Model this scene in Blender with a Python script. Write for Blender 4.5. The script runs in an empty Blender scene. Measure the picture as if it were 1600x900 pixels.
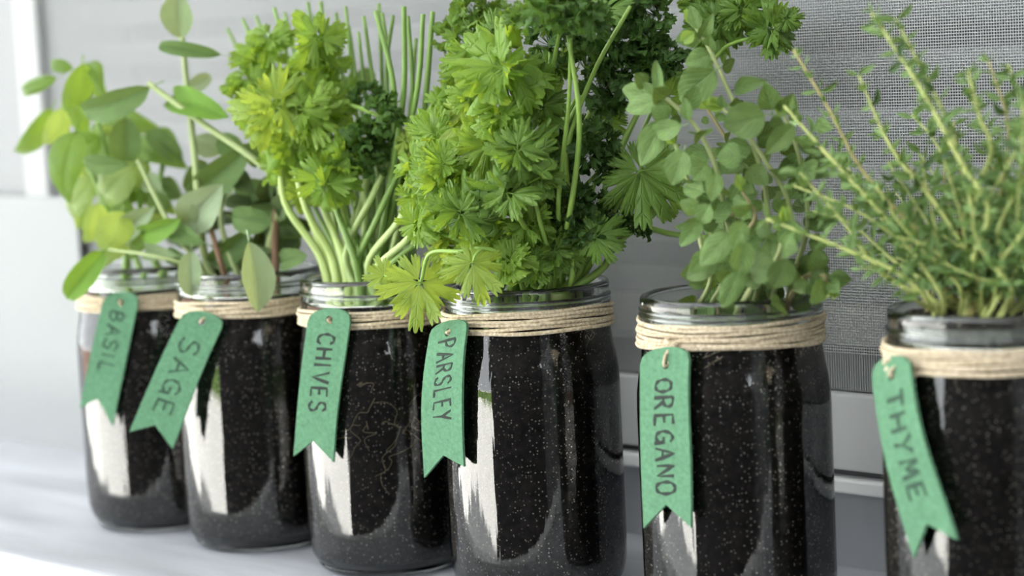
import bpy, bmesh, math, random
from mathutils import Vector, Matrix, noise
S = bpy.context.scene
COL = S.collection
PI = math.pi
rnd = random.Random(11)

# ------------------------------------------------------------------ camera
F_PX = 3283.19
YAW, PIT, ROL = math.radians(43.0463), math.radians(6.3214), math.radians(-2.7802)
CP = Vector((.59688, -.78912, .27730))
FW = Vector((-math.sin(YAW)*math.cos(PIT), math.cos(YAW)*math.cos(PIT), -math.sin(PIT)))
RT = FW.cross(Vector((0, 0, 1))).normalized()
UP = RT.cross(FW)
R2 = math.cos(ROL)*RT + math.sin(ROL)*UP
U2 = -math.sin(ROL)*RT + math.cos(ROL)*UP
cam_d = bpy.data.cameras.new('camera')
cam = bpy.data.objects.new('camera', cam_d); COL.objects.link(cam)
m = Matrix((R2, U2, -FW)).transposed().to_4x4(); m.translation = CP
cam.matrix_world = m
cam_d.sensor_width = 36; cam_d.lens = F_PX/1600*36
cam_d.clip_start = .02; cam_d.clip_end = 100
cam_d.dof.use_dof = True; cam_d.dof.focus_distance = 1.04; cam_d.dof.aperture_fstop = 5.2
cam_d.dof.aperture_blades = 9
S.camera = cam

# ------------------------------------------------------------------ world and exposure
W = bpy.data.worlds.new('sky'); S.world = W; W.use_nodes = True
wn = W.node_tree.nodes; wl = W.node_tree.links
bg = wn['Background']; bg.inputs[0].default_value = (.93, .965, 1, 1); bg.inputs[1].default_value = 4.8
sun_d = bpy.data.lights.new('sun', 'SUN'); sun_d.energy = 60; sun_d.angle = .02; sun_d.color = (1, .97, .92)
sun = bpy.data.objects.new('sun', sun_d); COL.objects.link(sun); sun.location = (6, 6, 9)
sun.rotation_euler = Vector((.5, .5, .75)).to_track_quat('Z', 'Y').to_euler()   # high behind the house: the porch is in its shade
S.view_settings.view_transform = 'Standard'; S.view_settings.look = 'None'
S.view_settings.gamma = 1; S.view_settings.use_curve_mapping = False
S.view_settings.exposure = 0.0
S.cycles.max_bounces = 10; S.cycles.transparent_max_bounces = 24
S.cycles.diffuse_bounces = 4; S.cycles.glossy_bounces = 4; S.cycles.transmission_bounces = 10
S.cycles.use_denoising = True
S.cycles.sample_clamp_indirect = 8

# ------------------------------------------------------------------ helpers
def pxm(p): return F_PX/((p-CP).dot(FW))                 # pixels per metre at a point
def ray(x, y): return FW + R2*((x-800)/F_PX) - U2*((y-450)/F_PX)
def at(x, y, Y):                                          # where the sight line meets the upright plane y = Y
    d = ray(x, y); return CP + d*((Y-CP.y)/d.y)
def link(o, parent=None):
    COL.objects.link(o)
    if parent is not None: o.parent = parent
    return o
def tag(o, label=None, cat=None, group=None, kind=None):
    if label: o['label'] = label
    if cat: o['category'] = cat
    if group: o['group'] = group
    if kind: o['kind'] = kind
    return o
def empty(name, loc, label=None, cat=None, group=None, kind=None):
    o = bpy.data.objects.new(name, None); o.location = loc; o.empty_display_size = .02
    COL.objects.link(o); return tag(o, label, cat, group, kind)
def mesh_of(name, bm, mat, smooth=True):
    me = bpy.data.meshes.new(name); bm.normal_update(); bm.to_mesh(me); bm.free()
    if mat: me.materials.append(mat)
    if smooth: me.polygons.foreach_set('use_smooth', [True]*len(me.polygons))
    return me
def obj(name, bm, mat, parent=None, smooth=True, world=True):
    """bm in world coordinates when world is set: moved into the parent's frame"""
    if parent is not None and world: bmesh.ops.translate(bm, verts=bm.verts, vec=-parent.location)
    return link(bpy.data.objects.new(name, mesh_of(name, bm, mat, smooth)), parent)
def inst(name, me, parent, M):
    o = bpy.data.objects.new(name, me); link(o, parent)
    o.matrix_basis = Matrix.Translation(-parent.location) @ M
    return o
def box(bm, x0, x1, y0, y1, z0, z1):
    v = [bm.verts.new((x, y, z)) for z in (z0, z1) for y in (y0, y1) for x in (x0, x1)]
    for f in ((0, 2, 3, 1), (4, 5, 7, 6), (0, 1, 5, 4), (2, 6, 7, 3), (0, 4, 6, 2), (1, 3, 7, 5)):
        bm.faces.new([v[i] for i in f])
    return v
def bevel(bm, w, seg=2):
    bmesh.ops.bevel(bm, geom=bm.edges[:], offset=w, segments=seg, affect='EDGES', profile=.5)
def crom(pts, n=6):
    pts = [Vector(p) for p in pts]
    if len(pts) < 3: return [pts[0].lerp(pts[1], k/n) for k in range(n+1)]
    P = [pts[0]*2-pts[1]] + pts + [pts[-1]*2-pts[-2]]; out = []
    for i in range(1, len(P)-2):
        a, b, c, d = P[i-1:i+3]
        for k in range(n):
            t = k/n
            out.append(.5*((2*b)+(c-a)*t+(2*a-5*b+4*c-d)*t*t+(3*b-a-3*c+d)*t**3))
    out.append(P[-2].copy()); return out
def tube(bm, pts, r0, r1=None, seg=6, closed=False, caps=True):
    r1 = r0 if r1 is None else r1
    n = len(pts); rings = []
    t = (pts[1]-pts[0]).normalized()
    u = t.orthogonal().normalized()
    for i, p in enumerate(pts):
        if closed: tt = (pts[(i+1) % n]-pts[i-1]).normalized()
        else: tt = (pts[min(i+1, n-1)]-pts[max(i-1, 0)]).normalized()
        u = (u-tt*u.dot(tt)).normalized(); w = tt.cross(u)
        r = r0+(r1-r0)*i/(n-1)
        rings.append([bm.verts.new(p+(u*math.cos(a)+w*math.sin(a))*r) for a in [2*PI*k/seg for k in range(seg)]])
    for i in range(n if closed else n-1):
        A, B = rings[i], rings[(i+1) % n]
        for k in range(seg): bm.faces.new((A[k], A[(k+1) % seg], B[(k+1) % seg], B[k]))
    if caps and not closed:
        bm.faces.new(rings[0][::-1]); bm.faces.new(rings[-1])
def lathe(bm, prof, seg=64, c=(0, 0, 0), close=False):
    rings = []
    for r, z in prof:
        if r < 1e-6: rings.append([bm.verts.new((c[0], c[1], c[2]+z))])
        else: rings.append([bm.verts.new((c[0]+r*math.cos(2*PI*k/seg), c[1]+r*math.sin(2*PI*k/seg), c[2]+z)) for k in range(seg)])
    prs = list(zip(rings, rings[1:])) + ([(rings[-1], rings[0])] if close else [])
    for A, B in prs:
        for k in range(seg):
            j = (k+1) % seg
            if len(A) == 1 and len(B) == 1: continue
            if len(A) == 1: bm.faces.new((A[0], B[j], B[k]))
            elif len(B) == 1: bm.faces.new((A[k], A[j], B[0]))
            else: bm.faces.new((A[k], A[j], B[j], B[k]))

# ------------------------------------------------------------------ materials
def nt(name):
    M = bpy.data.materials.new(name); M.use_nodes = True
    n = M.node_tree.nodes; return M, n, M.node_tree.links, n['Principled BSDF']
def plain(name, col, rough=.6, noise_amt=.0, scale=20, metal=0, bump=0, bscale=200, spec=.5, stretch=None):
    M, n, l, p = nt(name)
    p.inputs['Base Color'].default_value = (*col, 1); p.inputs['Roughness'].default_value = rough
    p.inputs['Metallic'].default_value = metal; p.inputs['Specular IOR Level'].default_value = spec
    tc = n.new('ShaderNodeTexCoord'); vec = tc.outputs['Object']
    if stretch:
        mp = n.new('ShaderNodeMapping'); mp.inputs['Scale'].default_value = stretch; l.new(vec, mp.inputs[0]); vec = mp.outputs[0]
    if noise_amt:
        t = n.new('ShaderNodeTexNoise'); t.inputs['Scale'].default_value = scale; t.inputs['Detail'].default_value = 5
        l.new(vec, t.inputs['Vector'])
        mr = n.new('ShaderNodeMapRange'); mr.inputs['From Min'].default_value = .3; mr.inputs['From Max'].default_value = .7
        mr.inputs['To Min'].default_value = 1-noise_amt; mr.inputs['To Max'].default_value = 1+noise_amt
        l.new(t.outputs['Fac'], mr.inputs['Value'])
        mx = n.new('ShaderNodeVectorMath'); mx.operation = 'SCALE'; mx.inputs[0].default_value = col
        l.new(mr.outputs[0], mx.inputs['Scale']); l.new(mx.outputs[0], p.inputs['Base Color'])
    if bump:
        t = n.new('ShaderNodeTexNoise'); t.inputs['Scale'].default_value = bscale; t.inputs['Detail'].default_value = 4
        l.new(vec, t.inputs['Vector'])
        b = n.new('ShaderNodeBump'); b.inputs['Strength'].default_value = bump; b.inputs['Distance'].default_value = .001
        l.new(t.outputs['Fac'], b.inputs['Height']); l.new(b.outputs[0], p.inputs['Normal'])
    return M
def leafmat(name, col, col2=None, rough=.45, trans=.35, var=.25, veins=7, vein_amt=.35, tcol=None, spec=.4):
    """leaf: surface plus light let through; midrib and side veins from the blade's own UV"""
    M, n, l, p = nt(name)
    col2 = col2 or tuple(c*.72 for c in col)
    oi = n.new('ShaderNodeObjectInfo')
    mixc = n.new('ShaderNodeMix'); mixc.data_type = 'RGBA'
    mixc.inputs[6].default_value = (*col, 1); mixc.inputs[7].default_value = (*col2, 1)
    l.new(oi.outputs['Random'], mixc.inputs[0])
    c = mixc.outputs[2]
    uv = n.new('ShaderNodeUVMap'); sx = n.new('ShaderNodeSeparateXYZ'); l.new(uv.outputs[0], sx.inputs[0])
    ab = n.new('ShaderNodeMath'); ab.operation = 'ABSOLUTE'; l.new(sx.outputs[0], ab.inputs[0])
    m1 = n.new('ShaderNodeMath'); m1.operation = 'MULTIPLY_ADD'; m1.inputs[1].default_value = -.55; l.new(ab.outputs[0], m1.inputs[0]); l.new(sx.outputs[1], m1.inputs[2])
    m2 = n.new('ShaderNodeMath'); m2.operation = 'MULTIPLY'; m2.inputs[1].default_value = veins*2*PI; l.new(m1.outputs[0], m2.inputs[0])
    m3 = n.new('ShaderNodeMath'); m3.operation = 'COSINE'; l.new(m2.outputs[0], m3.inputs[0])
    m4 = n.new('ShaderNodeMapRange'); m4.inputs['From Min'].default_value = .75; m4.inputs['From Max'].default_value = 1.0; l.new(m3.outputs[0], m4.inputs['Value'])
    mid = n.new('ShaderNodeMapRange'); mid.inputs['From Min'].default_value = .08; mid.inputs['From Max'].default_value = .0; l.new(ab.outputs[0], mid.inputs['Value'])
    mxv = n.new('ShaderNodeMath'); mxv.operation = 'MAXIMUM'; l.new(m4.outputs[0], mxv.inputs[0]); l.new(mid.outputs[0], mxv.inputs[1])
    ma = n.new('ShaderNodeMath'); ma.operation = 'MULTIPLY'; ma.inputs[1].default_value = vein_amt; l.new(mxv.outputs[0], ma.inputs[0])
    mv = n.new('ShaderNodeMix'); mv.data_type = 'RGBA'; mv.inputs[7].default_value = (*[min(1, x*1.5+.06) for x in col], 1)
    l.new(ma.outputs[0], mv.inputs[0]); l.new(c, mv.inputs[6]); c = mv.outputs[2]
    tc = n.new('ShaderNodeTexCoord'); nz = n.new('ShaderNodeTexNoise'); nz.inputs['Scale'].default_value = 5; nz.inputs['Detail'].default_value = 4
    l.new(tc.outputs['Object'], nz.inputs['Vector'])
    mr = n.new('ShaderNodeMapRange'); mr.inputs['From Min'].default_value = .3; mr.inputs['From Max'].default_value = .7
    mr.inputs['To Min'].default_value = 1-var; mr.inputs['To Max'].default_value = 1+var; l.new(nz.outputs['Fac'], mr.inputs['Value'])
    sc = n.new('ShaderNodeVectorMath'); sc.operation = 'SCALE'; l.new(c, sc.inputs[0]); l.new(mr.outputs[0], sc.inputs['Scale'])
    l.new(sc.outputs[0], p.inputs['Base Color'])
    p.inputs['Roughness'].default_value = rough; p.inputs['Specular IOR Level'].default_value = spec
    b = n.new('ShaderNodeBump'); b.inputs['Strength'].default_value = .5; b.inputs['Distance'].default_value = .02; b.invert = True
    l.new(mxv.outputs[0], b.inputs['Height']); l.new(b.outputs[0], p.inputs['Normal'])
    tr = n.new('ShaderNodeBsdfTranslucent'); tcl = tcol or (min(1, col[0]*1.6+.02), min(1, col[1]*1.4+.02), col[2]*.75)
    tr.inputs[0].default_value = (*tcl, 1)
    mix = n.new('ShaderNodeMixShader'); mix.inputs[0].default_value = trans
    l.new(p.outputs[0], mix.inputs[1]); l.new(tr.outputs[0], mix.inputs[2]); l.new(mix.outputs[0], n['Material Output'].inputs[0])
    return M
def thin_glass(name, tint=(.97, .99, .98), ior=1.8):
    M, n, l, p = nt(name); n.remove(p)
    fr = n.new('ShaderNodeFresnel'); fr.inputs[0].default_value = ior
    t = n.new('ShaderNodeBsdfTransparent'); t.inputs[0].default_value = (*tint, 1)
    g = n.new('ShaderNodeBsdfGlossy'); g.inputs['Roughness'].default_value = .015
    tc = n.new('ShaderNodeTexCoord'); mp = n.new('ShaderNodeMapping'); mp.inputs['Scale'].default_value = (1, 1, .05); l.new(tc.outputs['Object'], mp.inputs[0])
    nz = n.new('ShaderNodeTexNoise'); nz.inputs['Scale'].default_value = 110; nz.inputs['Detail'].default_value = 3; l.new(mp.outputs[0], nz.inputs['Vector'])
    b = n.new('ShaderNodeBump'); b.inputs['Strength'].default_value = .4; b.inputs['Distance'].default_value = .0012
    l.new(nz.outputs['Fac'], b.inputs['Height']); l.new(b.outputs[0], g.inputs['Normal']); l.new(b.outputs[0], fr.inputs['Normal'])
    mx = n.new('ShaderNodeMixShader'); l.new(fr.outputs[0], mx.inputs[0]); l.new(t.outputs[0], mx.inputs[1]); l.new(g.outputs[0], mx.inputs[2])
    l.new(mx.outputs[0], n['Material Output'].inputs[0]); return M
def solid_glass(name):
    M, n, l, p = nt(name)
    p.inputs['Base Color'].default_value = (.96, .99, .975, 1); p.inputs['Roughness'].default_value = .01
    p.inputs['IOR'].default_value = 1.5; p.inputs['Transmission Weight'].default_value = 1
    return M
def soilmat(name):
    M, n, l, p = nt(name); tc = n.new('ShaderNodeTexCoord')
    nz = n.new('ShaderNodeTexNoise'); nz.inputs['Scale'].default_value = 260; nz.inputs['Detail'].default_value = 6; l.new(tc.outputs['Object'], nz.inputs['Vector'])
    r = n.new('ShaderNodeValToRGB'); e = r.color_ramp.elements
    e[0].position = .35; e[0].color = (.004, .0035, .0035, 1); e[1].position = .72; e[1].color = (.032, .026, .022, 1)
    l.new(nz.outputs['Fac'], r.inputs[0])
    big = n.new('ShaderNodeTexNoise'); big.inputs['Scale'].default_value = 45; big.inputs['Detail'].default_value = 3; l.new(tc.outputs['Object'], big.inputs['Vector'])
    vo = n.new('ShaderNodeTexVoronoi'); vo.inputs['Scale'].default_value = 820; l.new(tc.outputs['Object'], vo.inputs['Vector'])
    sp = n.new('ShaderNodeSeparateColor'); l.new(vo.outputs['Color'], sp.inputs[0])
    a = n.new('ShaderNodeMath'); a.operation = 'GREATER_THAN'; a.inputs[1].default_value = .70; l.new(sp.outputs[0], a.inputs[0])
    bmul = n.new('ShaderNodeMapRange'); bmul.inputs['From Min'].default_value = .42; bmul.inputs['From Max'].default_value = .25; l.new(vo.outputs['Distance'], bmul.inputs['Value'])
    c = n.new('ShaderNodeMath'); c.operation = 'MULTIPLY'; l.new(a.outputs[0], c.inputs[0]); l.new(bmul.outputs[0], c.inputs[1])
    c2 = n.new('ShaderNodeMath'); c2.operation = 'MULTIPLY'; l.new(c.outputs[0], c2.inputs[0]); l.new(sp.outputs[1], c2.inputs[1])
    mx = n.new('ShaderNodeMix'); mx.data_type = 'RGBA'; mx.inputs[7].default_value = (.62, .56, .48, 1)
    l.new(c2.outputs[0], mx.inputs[0]); l.new(r.outputs[0], mx.inputs[6]); l.new(mx.outputs[2], p.inputs['Base Color'])
    p.inputs['Roughness'].default_value = .85; p.inputs['Specular IOR Level'].default_value = .2
    b = n.new('ShaderNodeBump'); b.inputs['Strength'].default_value = .8; b.inputs['Distance'].default_value = .002
    l.new(nz.outputs['Fac'], b.inputs['Height']); l.new(b.outputs[0], p.inputs['Normal'])
    return M
def feltmat(name, col):
    M, n, l, p = nt(name); tc = n.new('ShaderNodeTexCoord')
    nz = n.new('ShaderNodeTexNoise'); nz.inputs['Scale'].default_value = 420; nz.inputs['Detail'].default_value = 8; nz.inputs['Roughness'].default_value = .75
    l.new(tc.outputs['Object'], nz.inputs['Vector'])
    r = n.new('ShaderNodeValToRGB'); e = r.color_ramp.elements
    e[0].position = .3; e[0].color = (*[c*.72 for c in col], 1); e[1].position = .72; e[1].color = (*[min(1, c*1.25+.015) for c in col], 1)
    l.new(nz.outputs['Fac'], r.inputs[0]); l.new(r.outputs[0], p.inputs['Base Color'])
    p.inputs['Roughness'].default_value = .95; p.inputs['Specular IOR Level'].default_value = .1
    p.inputs['Sheen Weight'].default_value = .1
    b = n.new('ShaderNodeBump'); b.inputs['Strength'].default_value = .6; b.inputs['Distance'].default_value = .0008
    l.new(nz.outputs['Fac'], b.inputs['Height']); l.new(b.outputs[0], p.inputs['Normal']); return M
def twinemat(name):
    M, n, l, p = nt(name); tc = n.new('ShaderNodeTexCoord')
    nz = n.new('ShaderNodeTexNoise'); nz.inputs['Scale'].default_value = 600; nz.inputs['Detail'].default_value = 5; l.new(tc.outputs['Object'], nz.inputs['Vector'])
    r = n.new('ShaderNodeValToRGB'); e = r.color_ramp.elements
    e[0].position = .3; e[0].color = (.46, .36, .23, 1); e[1].position = .65; e[1].color = (.80, .69, .52, 1)
    l.new(nz.outputs['Fac'], r.inputs[0]); l.new(r.outputs[0], p.inputs['Base Color'])
    p.inputs['Roughness'].default_value = .9; p.inputs['Specular IOR Level'].default_value = .15
    b = n.new('ShaderNodeBump'); b.inputs['Strength'].default_value = .9; b.inputs['Distance'].default_value = .0012
    l.new(nz.outputs['Fac'], b.inputs['Height']); l.new(b.outputs[0], p.inputs['Normal']); return M

M_SILL = plain('grey_washed_wood', (.44, .455, .495), .55, .26, 9, bump=.25, bscale=60, stretch=(.5, 3, 3))
M_EDGE = plain('white_gloss_paint', (.85, .86, .86), .35)
M_ALU = plain('grey_aluminium_paint', (.50, .51, .52), .45, .03, 6)
M_ALU_D = plain('dark_grey_seal', (.06, .062, .066), .5)
M_LOW = plain('grey_wall_paint', (.33, .34, .36), .6, .05, 8)
M_SLAT = plain('pale_grey_slat', (.46, .48, .495), .6, spec=.2)
M_BACK = plain('dark_grey_backing', (.10, .105, .11), .7)
M_WIRE = plain('grey_screen_wire', (.40, .41, .415), .6, spec=.2)
M_WHITE = plain('white_paint', (.82, .83, .83), .5)
M_WALL = plain('room_wall_paint', (.34, .35, .36), .8)
M_FLOOR = plain('porch_boards', (.30, .29, .28), .7, .1, 3)
M_GROUND = plain('pale_paving', (.66, .66, .63), .9, .12, 2)
M_LAWN = plain('lawn', (.10, .22, .03), .9, .3, 6)
M_GLASS = thin_glass('jar_glass'); M_RIM = solid_glass('thick_glass'); M_LIP = M_RIM
M_SOIL = soilmat('potting_soil'); M_TWINE = twinemat('jute')
M_FELT = feltmat('green_felt', (.115, .265, .15))
M_INK = plain('dark_marker_ink', (.014, .024, .018), .8)
M_INK2 = plain('faded_marker_ink', (.030, .075, .045), .85)

# ------------------------------------------------------------------ structure
def struct(name, bm, mat, smooth=False):
    o = obj(name, bm, mat, None, smooth); o['kind'] = 'structure'; return o
WY = .117                                                # room face of the window wall
win = empty('window_1', (0, WY, 0), kind='structure')
XL, XR = -.712, .75
def part(name, dims, mat, bev=.0008):
    bm = bmesh.new(); box(bm, *dims)
    if bev: bevel(bm, bev)
    return obj(name, bm, mat, win, False)
part('bottom_rail', (XL, XR, WY, .20, .0530, .0935), M_ALU, .0012)
part('channel', (XL, XR, WY+.007, .19, .0490, .0532), M_ALU_D, 0)
part('ledge', (XL, XR, WY-.004, .19, .0415, .0490), M_WHITE, .0012)
part('lower_panel', (XL, XR, WY+.005, .19, -.004, .0416), M_LOW, 0)
part('screen_seal', (XL, XR, WY+.010, .19, .0935, .1140), M_ALU_D, .0008)
part('top_rail', (XL, XR, WY, .20, .62, .70), M_ALU, .0012)
part('backing_panel', (XL, XR, .20, .215, .05, .70), M_BACK, 0)  # dark sheet, its colour stands in for the dim gaps behind the slats
part('jamb', (XL-.030, XL, WY-.002, .215, -.004, .70), plain('jamb_paint', (.40, .405, .405), .8, spec=.1), .003)
part('jamb', (XR, XR+.05, WY-.012, .215, -.004, .70), M_WHITE, .003)
SY = WY+.006                                             # insect screen: plain woven wires
bm = bmesh.new(); pitch = .00148; wr = .00024
x = XL
while x < XR: box(bm, x-wr, x+wr, SY, SY+2*wr, .095, .62); x += pitch
z = .1145
while z < .62: box(bm, XL, XR, SY-2*wr, SY, z-wr, z+wr); z += pitch
z = .0945
while z < .1140: box(bm, XL, XR, SY+.001, SY+.001+2*wr, z-wr*.8, z+wr*.8); z += .0008
obj('insect_screen', bm, M_WIRE, win, False)['kind'] = 'stuff'
# blind slats behind the screen
def slat_mesh():
    bm = bmesh.new(); n = 6; a = []
    for i in range(n+1):
        t = i/n-.5; yy = .0035*math.cos(t*PI); zz = t*.0165
        a.append([bm.verts.new((s, -yy-.010*t, zz)) for s in (XL, XR)] + [bm.verts.new((s, -yy-.010*t+.0012, zz)) for s in (XR, XL)])
    for A, B in zip(a, a[1:]):
        for k in range(4): bm.faces.new((A[k], A[(k+1) % 4], B[(k+1) % 4], B[k]))
    bm.faces.new(a[0][::-1]); bm.faces.new(a[-1])
    return mesh_of('slat', bm, M_SLAT)
SM = slat_mesh()
for k in range(17):
    inst('slat', SM, win, Matrix.Translation((0, .158, .1440+.0295*k)))
part('bottom_bar', (XL, XR, .145, .165, .1142, .1345), plain('beige_bar', (.78, .74, .66), .6), .001)
# sill
sill = empty('trim_1', (0, 0, 0), kind='structure')
bm = bmesh.new(); box(bm, -2.0, 1.2, -.108, WY+.03, -.025, 0.0); bevel(bm, .002)
obj('sill_board', bm, M_SILL, sill, False)
bm = bmesh.new(); box(bm, -2.0, 1.2, -.135, -.1085, -.028, .0006); bevel(bm, .003, 3)
obj('sill_edge', bm, M_EDGE, sill, False)
# panel added for a paler patch beyond the screen
bm = bmesh.new(); box(bm, -2.0, -.675, WY-.0042, WY-.0025, -.0005, .190); bevel(bm, .0006); struct('trim_2', bm, plain('pale_panel', (.34, .35, .35), .9, spec=.1))
bm = bmesh.new(); box(bm, -2.0, XL-.03, WY+.004, .215, -.0005, .70); struct('wall_left', bm, plain('pale_wall', (.30, .305, .31), .9, spec=.1))
# house wall behind; unseen porch shaped for the light: roof, floor, open left
bm = bmesh.new(); box(bm, -2.0, 3.0, .117, .30, -.95, -.0265); struct('wall_back', bm, M_LOW)
bm = bmesh.new(); box(bm, -2.0, 3.0, .13, .30, .70, 1.6); struct('wall_back_upper', bm, M_WALL)
bm = bmesh.new(); box(bm, XR+.05, 3.0, .13, .30, -.0265, .70); struct('wall_back_end', bm, M_WALL)
bm = bmesh.new(); box(bm, -2.1, 3.1, -1.9, .30, 1.6, 1.68); struct('unseen_roof', bm, plain('porch_ceiling', (.6, .6, .6), .8))  # unseen roof, its reach set by how much sky light falls in
bm = bmesh.new(); box(bm, -.9, 3.1, -1.9, .30, -1.0, -.95); struct('floor', bm, M_FLOOR)
bm = bmesh.new(); box(bm, -.50, 3.1, -2.0, -1.9, -1.0, .80); struct('unseen_front_wall', bm, plain('dark_boards', (.11, .105, .11), .8, .2, 4))  # unseen dark wall, added to keep reflections on the jar fronts dark
bm = bmesh.new(); box(bm, 3.0, 3.1, -1.9, .30, -.95, 1.6); struct('wall_right', bm, M_WALL)
bm = bmesh.new(); box(bm, -16, 6, -16, 6, -1.06, -1.001); struct('ground', bm, M_GROUND)
bm = bmesh.new(); box(bm, -8.4, -8.0, -9, 5, -1.0, -.5); struct('unseen_garden_wall', bm, plain('brown_garden_wall', (.16, .10, .08), .9, .2, 3))  # unseen, added to bound the bright ground reflected in the jars
bm = bmesh.new(); box(bm, -8.0, 3, -8.4, -8.0, -1.0, -.5); struct('unseen_hedge', bm, plain('green_hedge', (.08, .14, .03), .9, .3, 5))  # unseen hedge, added as the green edge of that reflection

# ------------------------------------------------------------------ jars, soil, twine, tags
HERBS = ['basil', 'sage', 'chives', 'parsley', 'oregano', 'thyme']
JX = [-.4458, -.3496, -.2410, -.1301, 0.0, .1369]
H = .1615
def thread(bm, cx):
    pts = []
    for k in range(150):
        a = k/149*2*PI*1.55+.6; pts.append(Vector((cx+.0421*math.cos(a), .0421*math.sin(a), .1552-.0040*k/149)))
    tube(bm, pts, .0014, .0014, 8)
BODY = [(.0380, .0035), (.0415, .0050), (.0440, .0090), (.0455, .0150), (.0460, .0260), (.0460, .1080), (.0457, .1160), (.0446, .1235), (.0434, .1290), (.0428, .1340), (.0426, .1400), (.0424, .1480)]
RIM = [(.0424, .1478), (.0426, .1500), (.0421, .1515), (.0423, .1560), (.0427, .1585), (.0425, .1605), (.0414, .1617), (.0400, .1610), (.0393, .1590), (.0392, .1530), (.0393, .1478)]
BASE = [(0, .0018), (.0300, .0018), (.0330, .0002), (.0370, .0002), (.0395, .0016), (.0412, .0040), (.0400, .0046), (.0372, .0044), (.0330, .0062), (0, .0064)]
SOILTOP = [.146, .146, .147, .151, .147, .157]
TOP_L = {'basil': 'leftmost', 'sage': 'second', 'chives': 'third', 'parsley': 'fourth', 'oregano': 'fifth', 'thyme': 'rightmost'}
jar_desc = {
 'basil': 'clear glass jar of dark soil holding the basil, at the far end',
 'sage': 'clear glass jar of soil holding the sage, second from the far end',
 'chives': 'clear glass jar of soil holding the chives, with pale roots showing inside',
 'parsley': 'clear glass jar of soil holding the large curly parsley',
 'oregano': 'clear glass jar of soil holding the oregano, its rim in sharp focus',
 'thyme': 'clear glass jar of soil holding the thyme, nearest the camera and cut by the frame'}
body0 = base0 = rim0 = None
for h, x in zip(HERBS, JX):
    j = empty('glass_jar', (x, 0, 0), jar_desc[h], 'jar', 'row of herb jars on the sill')
    if body0 is None:
        bm = bmesh.new(); lathe(bm, BODY, 96); body0 = mesh_of('body', bm, M_GLASS)
        bm = bmesh.new(); lathe(bm, RIM, 96, close=True); thread(bm, 0); bmesh.ops.recalc_face_normals(bm, faces=bm.faces); rim0 = mesh_of('rim', bm, M_LIP)
        bm = bmesh.new(); lathe(bm, BASE, 96); bmesh.ops.recalc_face_normals(bm, faces=bm.faces); base0 = mesh_of('base', bm, M_RIM)
    rz = rnd.uniform(0, 6.28)
    for nme, me in (('body', body0), ('rim', rim0), ('base', base0)):
        o = link(bpy.data.objects.new(nme, me), j); o.rotation_euler.z = rz
    # soil
    st = SOILTOP[HERBS.index(h)]
    prof = [(0, .0068), (.0365, .0068), (.0405, .0085), (.0430, .0120), (.0446, .0180), (.0450, .0260), (.0450, .1080), (.0446, .1160), (.0434, .1235), (.0422, .1290), (.0416, .1340), (.0412, min(.1440, st-.006))]
    if st > .149: prof += [(.0388, .1475), (.0386, st-.002)]
    prof += [(.037, st), (.024, st+.002), (.012, st+.0005), (0, st+.001)]
    bm = bmesh.new(); lathe(bm, prof, 72)
    for v in bm.verts:
        if v.co.z > st-.004: v.co.z += .0025*noise.noise(v.co*140+Vector((x*50, 0, 0)))
    o = obj('potting_soil', bm, M_SOIL); o.location = (x, 0, 0)
    tag(o, 'dark speckled potting soil filling the %s jar' % h, 'soil', 'soil in the jars', 'stuff')

CAMH = Vector((CP.x, CP.y, 0))
def jar_dirs(x):
    c = (CAMH-Vector((x, 0, 0))).normalized()           # towards the camera, level
    left = Vector((c.y, -c.x, 0))                        # its left as the camera sees it
    if left.dot(R2) > 0: left = -left
    return c, left

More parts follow.
